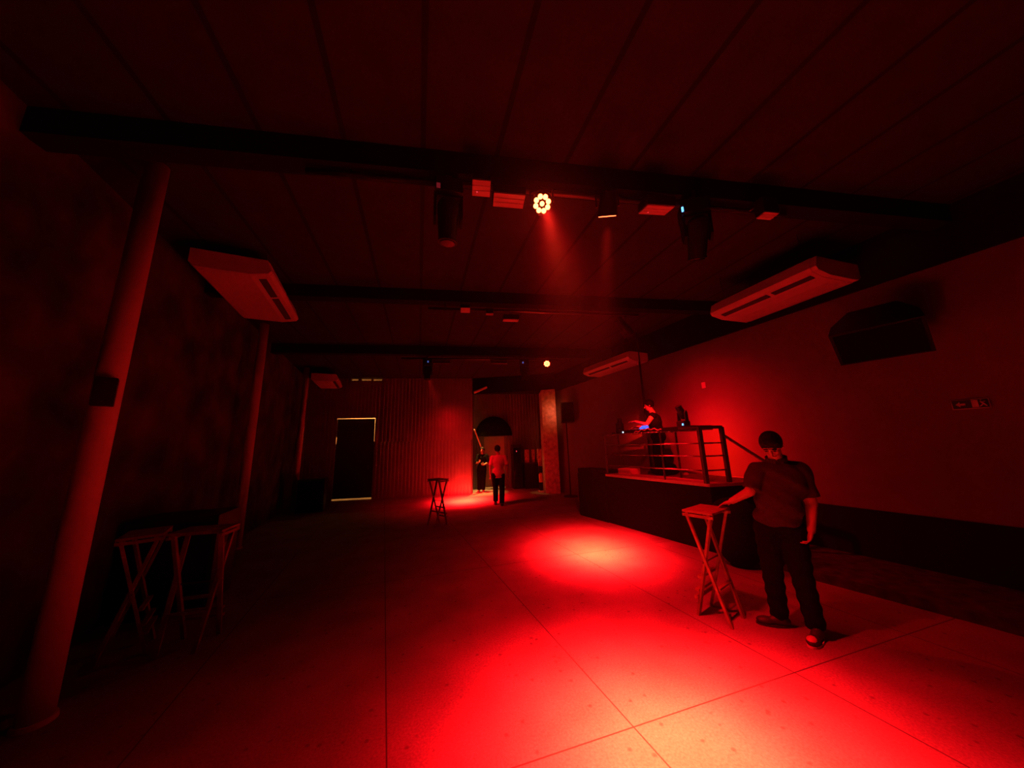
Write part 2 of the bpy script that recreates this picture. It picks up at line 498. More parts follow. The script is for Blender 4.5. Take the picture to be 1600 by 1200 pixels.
# ------------------------------------------------------------------ air conditioners
def air_conditioner(loc, rotz, L, W, side, label, hh=.23, tilt=0):
    """origin at the centre of the underside; local +X*side points to the room"""
    t = thing('air_conditioner', label, 'air conditioner', loc, rotz, 'ceiling air conditioners')
    s = side; w = W / 2
    prof = [(-s*w, .05), (-s*(w - .06), 0.0), (s*(w*.45), 0.0), (s*(w - .03), .045), (s*w, .09), (s*(w - .05), hh), (-s*w, hh)]
    bm = bm_new(); extrude_profile(bm, prof, L - .12, -(L - .12) / 2)
    obj('casing', bm, 'white_plastic', t)
    for e in (-1, 1):
        bm = bm_new()
        pr2 = [(x * .985, z * .96 + .004) for x, z in prof]
        extrude_profile(bm, pr2, .06, e * (L / 2 - .03) - .03)
        obj('end_cover', bm, 'white_plastic', t)
    # two dark outlet slots on the sloped face
    ang = math.atan2(.045, w * .55 - .03)
    for y0, y1 in ((-L*.42, -L*.10), (-L*.06, L*.42)):
        bm = bm_new()
        cx = s * (w * .45 + (w * .55 - .03) * .52)
        box(bm, (cx, (y0 + y1) / 2, .022), (w * .20, y1 - y0, .012), Matrix.Rotation(-s * ang, 3, 'Y'))
        obj('air_outlet', bm, 'grille', t)
    # intake lines along the underside
    bm = bm_new()
    for k in range(5): box(bm, (-s * (w * .1 + k * .05), 0, -.001), (.006, L * .8, .004))
    obj('intake_grille', bm, mat('grey_plastic', (.5, .48, .46), .6), t)
    for e in (-1, 1):
        for q in (-1, 1):
            bm = bm_new(); tube(bm, (q * w * .7, e * L * .38, hh - .01), (q * w * .7, e * L * .38, H - loc[2]), .006, .006, 8)
            obj('hanging_rod', bm, 'steel', t)
    return t
air_conditioner((4.42, 3.58, 3.55), math.radians(8.7), 1.42, .84, -1, 'white air conditioner above the near end of the right wall, over the black loudspeaker')
air_conditioner((3.80, 7.45, 3.50), math.radians(15), 1.75, .62, -1, 'white air conditioner farther down the right side, above the performer on the stage')
air_conditioner((-3.0, 4.66, 3.80), math.radians(15.3), 1.62, .80, 1, 'white air conditioner hanging between the first two columns on the left')
air_conditioner((-4.42, 10.75, 3.75), math.radians(14), 1.35, .72, 1, 'small looking white air conditioner beside the farthest left column')

# ------------------------------------------------------------------ lamps
def moving_head(label, loc, rotz, hang=True, tilt=20, group='moving head lamps', led='led_blue', sc=1.0, ledpos=None):
    t = thing('moving_head_lamp', label, 'stage light', loc, rotz, group)
    g = -1 if hang else 1
    S = lambda x, y, z: (x * sc, y * sc, g * z * sc)
    bm = bm_new(); box(bm, S(0, 0, .06), (.23 * sc, .20 * sc, .14 * sc), None, .015 * sc)
    base = obj('base', bm, 'black_plastic', t)
    bm = bm_new(); box(bm, S(*(ledpos or (-.06, -.105, .07))), (.032 * sc, .012 * sc, .045 * sc))
    obj('display', bm, led, base)
    bm = bm_new()
    for e in (-1, 1):
        pr = [(-.05, .12), (.05, .12), (.045, .34), (.0, .40), (-.045, .34)]
        vs0 = len(bm.verts)
        a = [bm.verts.new(S(e * .098, y, z)) for y, z in pr]; b = [bm.verts.new(S(e * .122, y, z)) for y, z in pr]
        bm.faces.new(a); bm.faces.new(b[::-1])
        for i in range(5): bm.faces.new((a[i], b[i], b[(i + 1) % 5], a[(i + 1) % 5]))
    box(bm, S(0, 0, .13), (.244 * sc, .11 * sc, .03 * sc))
    obj('yoke', bm, 'black_plastic', t)
    bm = bm_new()
    rot = Matrix.Rotation(math.radians(tilt), 3, 'X')
    def hp(p): q = rot @ Vector(p); return Vector(S(q.x, q.y, q.z + .32))
    tube(bm, hp((0, 0, -.10)), hp((0, 0, .20)), .095 * sc, .075 * sc, 20)
    ell(bm, hp((0, 0, -.10)), (.095 * sc, .095 * sc, .06 * sc), None, 16)
    tube(bm, hp((0, 0, .20)), hp((0, 0, .215)), .082 * sc, .082 * sc, 20)
    hd = obj('lamp_head', bm, 'black_plastic', t, False)
    bm = bm_new(); tube(bm, hp((0, 0, .213)), hp((0, 0, .222)), .066 * sc, .06 * sc, 20)
    obj('lens', bm, 'glass_dark', hd)
    if hang:
        bm = bm_new(); tube(bm, (0, 0, -.01), (0, 0, .10), .015, .015, 8); box(bm, (0, 0, .10), (.05, .07, .08))
        obj('clamp', bm, 'steel', t)
    return t

def par_can(label, loc, target, lit, dist_up=.10, group='round stage lamps', snoot=False):
    t = thing('par_lamp', label, 'stage light', loc, 0, group)
    d = (Vector(target) - Vector(loc)).normalized()
    q = d.to_track_quat('Z', 'Y').to_matrix()
    P = lambda x, y, z: q @ Vector((x, y, z))
    bm = bm_new(); tube(bm, P(0, 0, -.12), P(0, 0, .06), .07, .088, 24); tube(bm, P(0, 0, .06), P(0, 0, .075), .094, .094, 24)
    obj('housing', bm, 'black_plastic', t)
    if snoot:  # tube that hides the lit lens of the added lamp
        bm = bm_new(); tube(bm, P(0, 0, .07), P(0, 0, .22), .096, .100, 24, False)
        bmesh.ops.solidify(bm, geom=bm.faces[:], thickness=.003)
        obj('snoot', bm, 'black_plastic', t)
    bm = bm_new()
    for k in range(8):
        a = k * math.pi / 4 + .2
        c = P(.056 * math.cos(a), .056 * math.sin(a), .078)
        tube(bm, c - d * .004, c + d * .004, .0212, .0212, 14)
    tube(bm, P(0, 0, .074), P(0, 0, .082), .020, .020, 14)
    obj('led_ring', bm, lit, t)
    bm = bm_new()
    side = Vector((0, 0, 1)).cross(d).normalized()
    up = Vector((0, 0, dist_up + .06))
    path_tube(bm, [side * .10, side * .10 + up * .8, up * 1.0, -side * .10 + up * .8, -side * .10], .008)
    py, pz = min(((2.42, 3.93), (4.95, 3.90), (7.98, 3.90)), key=lambda q: abs(q[0] - loc[1]))
    tube(bm, up, (0, py - loc[1], pz - loc[2]), .012, .012, 8)
    obj('bracket', bm, 'steel', t)
    return t

def flood(label, loc, rotz, w=.28, d=.10, tilt=-32, group='flood lights on the lighting bars', led=False, h=.08):
    t = thing('flood_light', label, 'stage light', loc, rotz, group)
    rot = Matrix.Rotation(math.radians(tilt), 3, 'X')
    bm = bm_new(); box(bm, rot @ Vector((0, 0, h / 2 + .006)), (w, d, h), rot, .006)
    hs = obj('housing', bm, 'black_plastic', t)
    bm = bm_new(); box(bm, (0, 0, 0), (w * .96, d * .92, .012), rot)
    for k in (-1, 1): box(bm, rot @ Vector((0, k * d * .14, -.008)), (w * .94, .006, .006), rot)
    f = obj('reflector', bm, 'white_plastic', t)
    if led:
        bm = bm_new(); ell(bm, rot @ Vector((-w * .22, d * .2, -.010)), (.006, .006, .004))
        obj('indicator', bm, 'led_red', f)
    py, pz = min(((2.42, 3.93), (4.95, 3.90), (7.98, 3.90)), key=lambda q: abs(q[0] - loc[1]))
    q0 = rot @ Vector((0, 0, h)); bm = bm_new(); tube(bm, q0, (0, py - loc[1], pz - loc[2]), .010, .010, 8)
    obj('bracket', bm, 'steel', t)
    return t

def lighting_bar(label, y, z, x0, x1):
    t = thing('lighting_bar', label, 'lighting bar', ((x0 + x1) / 2, y, z), 0, 'lighting bars')
    h = (x1 - x0) / 2
    bm = bm_new(); tube(bm, (-h, 0, 0), (h, 0, 0), .024, .024, 16)
    obj('pipe', bm, 'steel', t, True)
    n = 3
    for k in range(n):
        bm = bm_new(); x = -h * .85 + k * h * .85
        tube(bm, (x, 0, 0), (x, 0, H - .2 - z + .02), .008, .008, 8)
        obj('hanger', bm, 'steel', t)
lighting_bar('dark pipe carrying the nearest row of lamps under the front beam', 2.42, 3.93, -1.3, 3.3)
lighting_bar('dark pipe carrying the second row of small flood lights', 4.95, 3.90, -.6, 3.1)
lighting_bar('dark pipe carrying the farthest row of lamps near the back wall', 7.98, 3.90, -1.6, 2.8)

moving_head('black moving head lamp hanging at the left end of the nearest row', (-.145, 2.42, 3.90), math.radians(8), True, -8, led='led_red_dim', sc=1.0, ledpos=(-.09, -.1, .10))
moving_head('black moving head lamp with blue light hanging at the right of the nearest row', (2.20, 2.38, 3.90), math.radians(-22), True, -24, sc=1.02, ledpos=(-.112, -.085, .085))
flood('small square flood light beside the left moving head in the nearest row', (.134, 2.26, 3.765), 0, .155, .14, -20, led=True)
flood('rectangular flood light just left of the glaring lamp in the nearest row', (.378, 2.35, 3.75), 0, .28, .15, -6)
flood('rectangular flood light right of the lamps in the nearest row, beside the moving head', (1.75, 2.31, 3.75), math.radians(-2), .27, .17, 14, led=True)
flood('small flood light at the left of the second row', (.002, 4.65, 3.75), 0, .15, .10, -30, led=True)
flood('dark little flood light between two others in the second row', (.392, 4.77, 3.75), 0, .12, .08, 4)
flood('wide flood light at the right of the second row', (.772, 5.00, 3.75), 0, .27, .14, 6)
flood('long flood light at the left of the farthest row', (-.595, 7.91, 3.75), 0, .42, .16, 16)
flood('long flood light in the middle of the farthest row', (.874, 7.86, 3.75), 0, .42, .16, 16)
par_can('glaring round red lamp facing the camera in the nearest row', (.676, 2.352, 3.75), (.35, 1.2, 2.68), 'lens_red')
par_can('round red lamp seen edge on, right of the glaring lamp in the nearest row', (1.293, 2.345, 3.77), (1.90, 4.95, 0.3), 'lens_red_soft')
par_can('added black lamp at the right end of the second row, turned to the stage wall', (2.80, 5.0, 3.72), (4.60, 5.38, 1.45), 'lens_red_soft', snoot=True)  # unseen lamp added to light the stage wall
par_can('small round glowing red lamp in the farthest row', (2.146, 7.813, 3.75), (1.2, 5.4, 2.9), 'lens_red')
flood('unlit black lamp at the right end of the nearest row', (2.87, 2.25, 3.74), 0, .16, .10, 0, h=.16)
moving_head('dark moving head lamp with blue light at the left of the farthest row', (-.95, 8.0, 3.88), 0, True, 10, led='led_blue_dim', ledpos=(.02, -.115, .09))
moving_head('dark moving head lamp left of the far glowing lamp', (1.56, 8.0, 3.88), 0, True, -10, led='led_blue_dim', ledpos=(-.05, -.115, .09))

# ------------------------------------------------------------------ wall loudspeaker, exit sign, switch
t = thing('loudspeaker', 'large black loudspeaker mounted high on the right wall, tilted downward', 'loudspeaker', (4.90, 2.90, 2.84), 0)
rs = (Matrix.Rotation(math.radians(-64), 3, 'Z') @ Matrix.Rotation(math.radians(46), 3, 'X')).to_3x3()
bm = bm_new()
prof = [(-.37, -.20), (.37, -.20), (.35, -.02), (.20, .24), (-.20, .24), (-.35, -.02)]
a = [bm.verts.new(rs @ Vector((x, y, -.24))) for x, y in prof]; b = [bm.verts.new(rs @ Vector((x, y, .24))) for x, y in prof]
bm.faces.new(a[::-1]); bm.faces.new(b)
for i in range(6): bm.faces.new((a[i], a[(i + 1) % 6], b[(i + 1) % 6], b[i]))
obj('cabinet', bm, 'black_plastic', t)
bm = bm_new(); box(bm, rs @ Vector((0, -.205, 0)), (.68, .012, .43), rs, .004)
obj('front_grille', bm, 'black_carpet', t)
bm = bm_new(); box(bm, rs @ Vector((.29, .10, .05)), (.03, .10, .04), rs)
obj('badge', bm, 'steel', t)
bm = bm_new()
beam(bm, (.10, .06, .30), (.44, .13, .34), .03, .03); beam(bm, (.10, -.10, .24), (.10, .32, .40), .03, .012); beam(bm, (.46, -.05, .34), (.40, .31, .34), .05, .05)
obj('wall_bracket', bm, 'steel', t)

def wall_pt(y, z, off=0.0): return Vector((xr(y) - off, y, z))
wd = Vector((-.25, 1, 0)).normalized(); wn_ = Vector((-1, -.25, 0)).normalized()
wrot = Matrix((wd, wn_, Vector((0, 0, 1)))).transposed()      # local x along the wall, y out of it
t = thing('exit_sign', 'small green escape sign with arrow and running figure on the right wall', 'sign', wall_pt(2.63, 1.945, .01))
bm = bm_new(); box(bm, wrot @ Vector((0, .004, 0)), (.245, .008, .105), wrot)
obj('border', bm, 'sign_light', t)
bm = bm_new(); box(bm, wrot @ Vector((0, .009, 0)), (.23, .006, .09), wrot)
obj('plate', bm, 'sign', t)
bm = bm_new()
W = lambda x, z: wrot @ Vector((x, .0145, z))
def flat(bm, pts):
    f = [bm.verts.new(W(x, z)) for x, z in pts]; g = [bm.verts.new(W(x, z) - wn_ * .002) for x, z in pts]
    bm.faces.new(f); bm.faces.new(g[::-1])
    for i in range(len(pts)): bm.faces.new((f[i], g[i], g[(i + 1) % len(pts)], f[(i + 1) % len(pts)]))
flat(bm, [(.095, 0), (.065, .028), (.065, .010), (.03, .010), (.03, -.010), (.065, -.010), (.065, -.028)])
obj('arrow', bm, 'sign_light', t)
bm = bm_new()
flat(bm, [(-.010, .038), (-.010, -.038), (-.052, -.038), (-.052, .038)])
obj('doorway_symbol', bm, 'sign_light', t)
bm = bm_new()
flat(bm, [(-.062, .018), (-.072, .022), (-.090, .000), (-.078, -.006)])
flat(bm, [(-.078, -.004), (-.090, -.002), (-.106, -.030), (-.098, -.034)])
flat(bm, [(-.080, -.004), (-.086, -.010), (-.062, -.034), (-.056, -.030)])
flat(bm, [(-.070, .028), (-.066, .034), (-.072, .040), (-.078, .034)])
flat(bm, [(-.074, .016), (-.080, .012), (-.100, .018), (-.098, .022)])
obj('running_figure', bm, 'sign_light', t)

t = thing('wall_switch', 'pale switch plate high on the right wall above the stage', 'switch', wall_pt(5.53, 2.717, .006))
bm = bm_new(); box(bm, wrot @ Vector((0, 0, 0)), (.08, .012, .12), wrot, .003); obj('plate', bm, 'white_plastic', t)
bm = bm_new(); box(bm, wrot @ Vector((0, .009, 0)), (.03, .008, .05), wrot, .002); obj('rocker', bm, 'white_plastic', t)

# ------------------------------------------------------------------ stage
t = thing('dj_stage', 'low black stage with a pale deck against the right wall', 'stage', (3.9, 5.9, 0))
E0, E1, E2, E3 = (2.95, 6.80), (3.68, 4.50), (xr(4.50) - .02, 4.50), (xr(7.6) - .02, 7.6)
E4 = (2.70, 7.6)
bm = bm_new(); prism(bm, [E4, E0, E1, E2, E3], 0, .94); obj('skirt', bm, 'black_carpet', t, False, (3.9, 5.9, 0))
bm = bm_new(); prism(bm, [(E4[0] + .02, E4[1] - .02), (E0[0], E0[1]), E1, (E2[0], E2[1]), (E3[0], E3[1] - .02)], .94, .985); obj('deck', bm, 'stage_top', t, False, (3.9, 5.9, 0))
bm = bm_new(); prism(bm, [(2.68, 7.50), (2.97, 6.66), (3.35, 6.78), (3.06, 7.58)], 0, 1.07)
tag(obj('subwoofer', bm, 'black_carpet', None, False, (3.0, 7.1, 0)), 'black bass cabinet at the far left corner of the stage', 'loudspeaker')

# railing
RZ = .985
rail = thing('stage_railing', 'dark steel guard rail with three bars around the stage edge', 'railing', (3.68, 4.52, RZ), 0)
A = Vector((3.68, 4.55, 0)); B = Vector((4.12, 4.60, 0)); Cc = Vector((3.03, 6.64, 0))
def rl(p, z): return Vector((p.x - 3.68, p.y - 4.52, z))
for p, w in ((A, .055), (B, .055), (Cc, .035), (A.lerp(Cc, .34), .022)):
    bm = bm_new(); box(bm, rl(p, .43), (w, w, .86)); obj('post', bm, 'steel', rail)
for z in (.19, .41, .61):
    bm = bm_new(); tube(bm, rl(A, z), rl(Cc, z), .012, .012, 10); tube(bm, rl(A, z), rl(B, z), .012, .012, 10)
    obj('bar', bm, 'steel_shiny', rail, True)
bm = bm_new(); beam(bm, rl(A, .86), rl(B, .86), .05, .05); beam(bm, rl(A, .86), rl(A.lerp(Cc, .16), .86), .05, .04)
obj('top_rail', bm, 'steel', rail)
bm = bm_new()
tube(bm, rl(B, .74), (.88, -.42, .16), .022, .022, 10); tube(bm, (.88, -.42, .16), (.88, -.42, -RZ + .12), .022, .022, 10)
tag(obj('stair_handrail', bm, 'steel', None, False, (0, 0, 0)), 'thin dark handrail sloping down from the right end of the stage railing', 'handrail')
bpy.data.objects['stair_handrail'].location = (3.68, 4.52, RZ)

# curved desk
dk = thing('dj_desk', 'long thin desk with a bowed glossy edge on the stage', 'desk', (3.45, 5.9, 1.83))
bm = bm_new()
p0 = Vector((3.17, 6.98)); p1 = Vector((3.72, 5.05)); dd = (p1 - p0).normalized(); nn = Vector((-dd.y, dd.x))
front = []; back = []
for i in range(25):
    s = i / 24; q = p0.lerp(p1, s); bow = -.05 - .02 * math.sin(s * math.pi * 2) 
    front.append(q - nn * (.02 + .10 * math.sin(s * math.pi)))
    back.append(q + nn * (.42 + .12 * math.sin(s * math.pi)))
if (Vector((3.9, 6.2)) - p0).dot(nn) < 0:
    nn = -nn; front = []; back = []
    for i in range(25):
        s = i / 24; q = p0.lerp(p1, s)
        front.append(q - nn * (.02 + .10 * math.sin(s * math.pi))); back.append(q + nn * (.42 + .12 * math.sin(s * math.pi)))
prism(bm, [tuple(v) for v in front + back[::-1]], 1.805, 1.825)
obj('desk_top', bm, 'glass_dark', dk, False, (3.45, 5.9, 1.83))
bm = bm_new()
path_tube(bm, [Vector((v.x, v.y, 1.815)) for v in front], .012, 8)
obj('front_edge', bm, 'steel_shiny', dk, True, (3.45, 5.9, 1.83))
for s in (.1, .85):
    q = p0.lerp(p1, s) + nn * .25
    bm = bm_new(); tube(bm, (q.x, q.y, .985), (q.x, q.y, 1.81), .02, .02, 10)
    obj('desk_leg', bm, 'steel', dk, False, (3.45, 5.9, 1.83))
# looping cable along the desk
bm = bm_new(); pts = []
for i in range(30):
    s = i / 29; q = p0.lerp(p1, .52 + .46 * s) - nn * (.10 - .05 * s)
    pts.append((q.x, q.y, 1.835 + .085 * math.sin(s * math.pi) * (1 - .5 * s) - .05 * s + .015 * math.sin(s * 40)))
path_tube(bm, pts, .009, 6)
tag(obj('cable', bm, mat('glossy_cable', (.55, .45, .42), .3), None, True, (3.5, 5.6, 1.85)), 'looping cable lying along the front edge of the desk', 'cable')

# flight case slab beyond the railing corner
bm = bm_new(); box(bm, (3.84, 5.06, 1.850), (.50, .62, .075), Matrix.Rotation(math.radians(12), 3, 'Z'), .008)
tag(obj('equipment_case', bm, 'black_plastic', None, False, (3.84, 5.06, 1.845)), 'flat black equipment case resting at the railing corner of the stage', 'case')
moving_head('black moving head lamp standing tilted on the flat equipment case', (3.80, 5.06, 1.888), math.radians(-78), False, 30, sc=.72, led='led_blue', ledpos=(.08, -.115, .045))
moving_head('black moving head lamp standing at the far left end of the desk', (3.46, 6.72, 1.826), math.radians(10), False, 5, sc=.66, led='led_white', ledpos=(.02, -.115, .06))
bm = bm_new(); box(bm, (3.30, 6.72, 1.85), (.06, .05, .04), None, .004)
x = thing('power_supply', 'small box with a violet blue light at the left tip of the desk', 'electronics', (3.27, 6.74, 1.826))
bm2 = bm; obj('case', bm2, 'black_plastic', x, False, (3.27, 6.74, 1.826))
bm = bm_new(); ell(bm, (.02, -.035, .024), (.016, .01, .016)); obj('indicator', bm, 'led_blue', x)
# mixer and laptop
x = thing('dj_mixer', 'black mixing console with a glowing blue panel in front of the performer', 'mixer', (3.62, 6.10, 1.826), math.radians(16))
bm = bm_new(); box(bm, (0, 0, .035), (.34, .62, .07), None, .008); obj('body', bm, 'black_plastic', x)
bm = bm_new(); box(bm, (-.02, -.08, .10), (.10, .15, .05), Matrix.Rotation(math.radians(-30), 3, 'Y')); obj('screen', bm, 'screen_blue', x)
bm = bm_new()
for i in range(4):
    for j in range(5): tube(bm, (-.12 + i * .07, -.05 + j * .06 + .05, .07), (-.12 + i * .07, -.05 + j * .06 + .05, .085), .01, .008, 8)
obj('knobs', bm, 'steel_shiny', x)
# things on the deck
bm = bm_new(); box(bm, (3.42, 6.42, 1.045), (.30, .34, .12), Matrix.Rotation(.3, 3, 'Z'), .02)
tag(obj('cardboard_box', bm, 'pvc', None, False, (3.42, 6.42, .985)), 'low pale box on the stage deck beside the performer', 'box')
bm = bm_new(); ell(bm, (3.93, 5.95, 1.05), (.28, .15, .075), Matrix.Rotation(-.2, 3, 'Z'), 20); ell(bm, (4.0, 5.92, 1.13), (.16, .12, .10), None, 16)
bg = fuse(bm, .015, 4)
for v in bg.verts:
    if v.co.z < .987: v.co.z = .987
tag(obj('cloth_bag', bg, 'black_carpet', None, True, (3.93, 5.95, .985)), 'slumped black bag on the deck near the performer\'s feet', 'bag')
bm = bm_new(); ell(bm, (4.12, 5.60, 1.02), (.05, .05, .035), None, 14)
tag(obj('bottle_cap_light', bm, 'pvc', None, True, (4.12, 5.60, .985)), 'small shiny round object beside the black bag on the deck', 'object')
bpy.data.objects['bottle_cap_light'].name = 'round_tin'

# pole from ceiling behind the performer
t = thing('ceiling_pole', 'thin black pole dropping from the ceiling behind the performer', 'pole', (4.05, 6.62, .985))
bm = bm_new(); tube(bm, (0, 0, 0), (0, 0, H - .985), .022, .022, 12); obj('pole_shaft', bm, 'black_plastic', t, True)
bm = bm_new(); tube(bm, (0, 0, 2.35), (-.14, .25, H - .985), .010, .010, 8); obj('brace', bm, 'steel_shiny', t, True)

# black rounded form behind the bar stool
bm = bm_new(); ell(bm, (0, 0, .42), (.30, .30, .44), None, 28); ell(bm, (0, 0, .66), (.27, .27, .2), None, 28)
pf = fuse(bm, .02, 4)
for v in pf.verts:
    if v.co.z < .0: v.co.z = 0.0
o = tag(obj('dark_form', pf, 'black_carpet', None, True), 'tall black rounded form at the near corner of the stage', 'dark_form')
o.location = (3.62, 4.05, 0.0)

# ------------------------------------------------------------------ folding bar stools
def bar_stool(label, loc, rotz, h=.97, wx=.28, wy=.42):
    t = thing('folding_bar_stool', label, 'stool', loc, rotz, 'tall folding wooden bar stools')
    sx = wx / 2 - .03; sy = wy / 2 - .03; dp = .27 / 2
    bm = bm_new()
    for k in range(6): box(bm, (0, -wy / 2 + (k + .5) * wy / 6, h - .011), (wx, wy / 6 - .005, .022), None, .003)
    for x in (-1, 1): box(bm, (x * (wx / 2 - .04), 0, h - .026), (.03, wy - .01, .012))
    obj('seat', bm, 'wood', t)
    for y in (-1, 1):
        bm = bm_new(); box(bm, (0, y * (wy / 2 - .012), h - .045), (wx, .022, .026)); obj('seat_rail', bm, 'wood', t)
    for y in (-1, 1):
        for x in (-1, 1):
            o_ = .010 if x > 0 else -.010
            bm = bm_new(); beam(bm, (-x * .15, y * dp + o_, -.02), (x * sx, y * sy + o_, h - .03), .036, .022)
            bmesh.ops.bisect_plane(bm, geom=bm.verts[:] + bm.edges[:] + bm.faces[:], plane_co=(0, 0, 0.0), plane_no=(0, 0, -1), clear_outer=True)
            bmesh.ops.holes_fill(bm, edges=[e for e in bm.edges if e.is_boundary])
            obj('leg', bm, 'wood', t)
    for z, e in ((.17, .03), (.24, .03), (.36, .012)):
        f_ = z / h
        bm = bm_new(); xx = .15 - f_ * (.15 + sx) + .02; yy = dp + f_ * (sy - dp) + e
        beam(bm, (xx, -yy, z), (xx, yy, z), .034, .022); obj('footrest', bm, 'wood', t)
    bm = bm_new(); beam(bm, (-.15 + .3 * (.15 + sx), -dp - .01, .29), (-.15 + .3 * (.15 + sx), dp + .01, .29), .03, .018); obj('crossbar', bm, 'wood', t)
    bm = bm_new(); tube(bm, (.01, -dp - .06, h * .52), (.01, dp + .06, h * .52), .006, .006, 8); obj('hinge_pin', bm, 'steel', t)
    return t
st = bar_stool('tall folding wooden bar stool with the standing man\'s hand on its seat', (2.40, 3.03, 0), math.radians(118))
for lb, loc, rz in (('tall folding wooden bar stool standing alone in the middle of the hall', (-.60, 7.45, 0), math.radians(40)),
                    ('dim folding bar stool in the dark left corner, the one farther from the near column', (-2.42, 3.55, 0), math.radians(95)),
                    ('dim folding bar stool in the dark left corner, nearer to the near column', (-2.90, 3.55, 0), math.radians(30))):
    c = copy_tree(st); c.location = loc; c.rotation_euler = (0, 0, rz); c['label'] = lb

# ------------------------------------------------------------------ black cabinets on the left
def cabinet(label, c, size, rz, group=None):
    t = thing('bass_cabinet', label, 'loudspeaker', c, rz, 'black bass cabinets')
    sx, sy, sz = size
    bm = bm_new(); box(bm, (0, 0, sz / 2), size, None, .012); obj('body', bm, 'black_plastic', t)
    bm = bm_new(); box(bm, (0, -sy / 2 - .006, sz / 2), (sx * .9, .012, sz * .88)); obj('front_grille', bm, 'black_carpet', t)
    bm = bm_new()
    for e in (-1, 1): box(bm, (e * (sx / 2 + .003), 0, sz * .6), (.008, .16, .07))
    obj('side_handle', bm, 'steel', t)
cabinet('large black cabinet in the dark by the left wall behind two folding stools', (-3.23, 4.45, 0), (.78, .60, .97), math.radians(14))
cabinet('black cabinet beside the farthest left column', (-4.32, 10.1, 0), (.66, .5, .88), math.radians(14))

# far loudspeaker on a stand
t = thing('loudspeaker', 'black loudspeaker on a tall pole stand in the far right corner', 'loudspeaker', (3.32, 10.05, 2.34), math.radians(-12))
bm = bm_new(); box(bm, (.03, 0, .33), (.42, .40, .66), None, .02); obj('cabinet', bm, 'black_plastic', t)
bm = bm_new(); box(bm, (.03, -.205, .33), (.38, .012, .60)); obj('front_grille', bm, 'black_carpet', t)
t = thing('speaker_stand', 'thin black pole stand under the far right loudspeaker', 'stand', (3.32, 10.1, 0))
bm = bm_new(); tube(bm, (0, 0, .03), (0, 0, 2.34), .024, .018, 12); obj('pole_shaft', bm, 'black_plastic', t, True)
bm = bm_new(); tube(bm, (0, 0, 0), (0, 0, .03), .22, .22, 24); obj('base_plate', bm, 'black_plastic', t)

# ------------------------------------------------------------------ entrance recess
t = thing('awning', 'dark domed awning over the inner doorway at the back', 'awning', (1.15, YV - .35, 2.05))
bm = bm_new(); n = 14
for k in range(n):
    for j in range(6):
        def P(kk, jj):
            a = math.pi * kk / n; b_ = (math.pi / 2) * jj / 6
            return Vector((-.74 * math.cos(a), -.42 * math.sin(b_) * math.sin(a) + .3, .78 * math.sin(a) * math.cos(b_)))
        q = [P(k, j), P(k + 1, j), P(k + 1, j + 1), P(k, j + 1)]
        try: bm.faces.new([bm.verts.new(v) for v in q])
        except ValueError: pass
bmesh.ops.remove_doubles(bm, verts=bm.verts, dist=.0005)
bmesh.ops.dissolve_degenerate(bm, edges=bm.edges, dist=.0005)
sol = bmesh.ops.solidify(bm, geom=bm.faces[:], thickness=.02)
obj('canopy', bm, 'black_carpet', t)
bm = bm_new()
for k in range(1, 6):
    a = math.pi * k / 6
    tube(bm, (-.72 * math.cos(a), .31, .76 * math.sin(a)), (-.3 * math.cos(a), .31, .3 * math.sin(a)), .012, .012, 6)
box(bm, (0, .30, .02), (1.50, .03, .04))
obj('frame', bm, 'black_plastic', t)

t = thing('tall_cabinet', 'tall dark cabinet with a tiny red light beside the inner doorway', 'cabinet', (2.02, 12.7, 0))
bm = bm_new(); box(bm, (0, 0, .84), (.34, .45, 1.68), None, .01); obj('body', bm, 'black_plastic', t)
bm = bm_new(); box(bm, (0, -.235, .80), (.30, .02, 1.5), None, .004); dr = obj('cabinet_door', bm, 'glass_dark', t)
bm = bm_new(); ell(bm, (-.03, -.25, 1.42), (.015, .008, .03)); obj('indicator', bm, 'led_red', t)
t = thing('counter', 'dark low counter at the back right of the recess', 'counter', (2.62, 12.6, 0))
bm = bm_new(); box(bm, (0, 0, .46), (.66, .5, .92)); obj('body', bm, 'black_plastic', t)
bm = bm_new(); box(bm, (0, -.01, .935), (.70, .54, .03)); obj('counter_top', bm, 'steel', t)
for k, (dx, w) in enumerate(((-.22, .17), (.04, .12), (.22, .10))):
    bm = bm_new(); box(bm, (dx, 0, .27), (w, .012, .50), Matrix.Rotation(-.05, 3, 'X'))
    o = obj('poster', bm, 'poster')
    o.location = (2.62, 12.46, .95)
    tag(o, ('widest', 'middle narrow', 'rightmost')[k] + ' faded reddish poster standing on the dark counter', 'poster', 'posters on the counter')
# yellow canister on white base beside the pillar
t = thing('water_dispenser', 'narrow stand with a yellow container and white foot beside the pillar', 'dispenser', (2.66, 11.35, 0))
bm = bm_new(); box(bm, (0, 0, .03), (.20, .2, .06), None, .01); obj('foot', bm, 'white_plastic', t)
bm = bm_new(); box(bm, (0, 0, .20), (.12, .12, .28), None, .01); obj('lower_body', bm, 'black_plastic', t)
bm = bm_new(); tube(bm, (0, 0, .34), (0, 0, .62), .065, .065, 18); tube(bm, (0, 0, .62), (0, 0, .66), .065, .03, 18); obj('container', bm, 'yellow', t)
bm = bm_new(); box(bm, (0, 0, .78), (.14, .12, .20), None, .01); obj('upper_body', bm, 'black_plastic', t)
bm = bm_new(); box(bm, (0, 0, 1.20), (.13, .05, .60), None, .01); obj('sign_board', bm, 'poster', t)
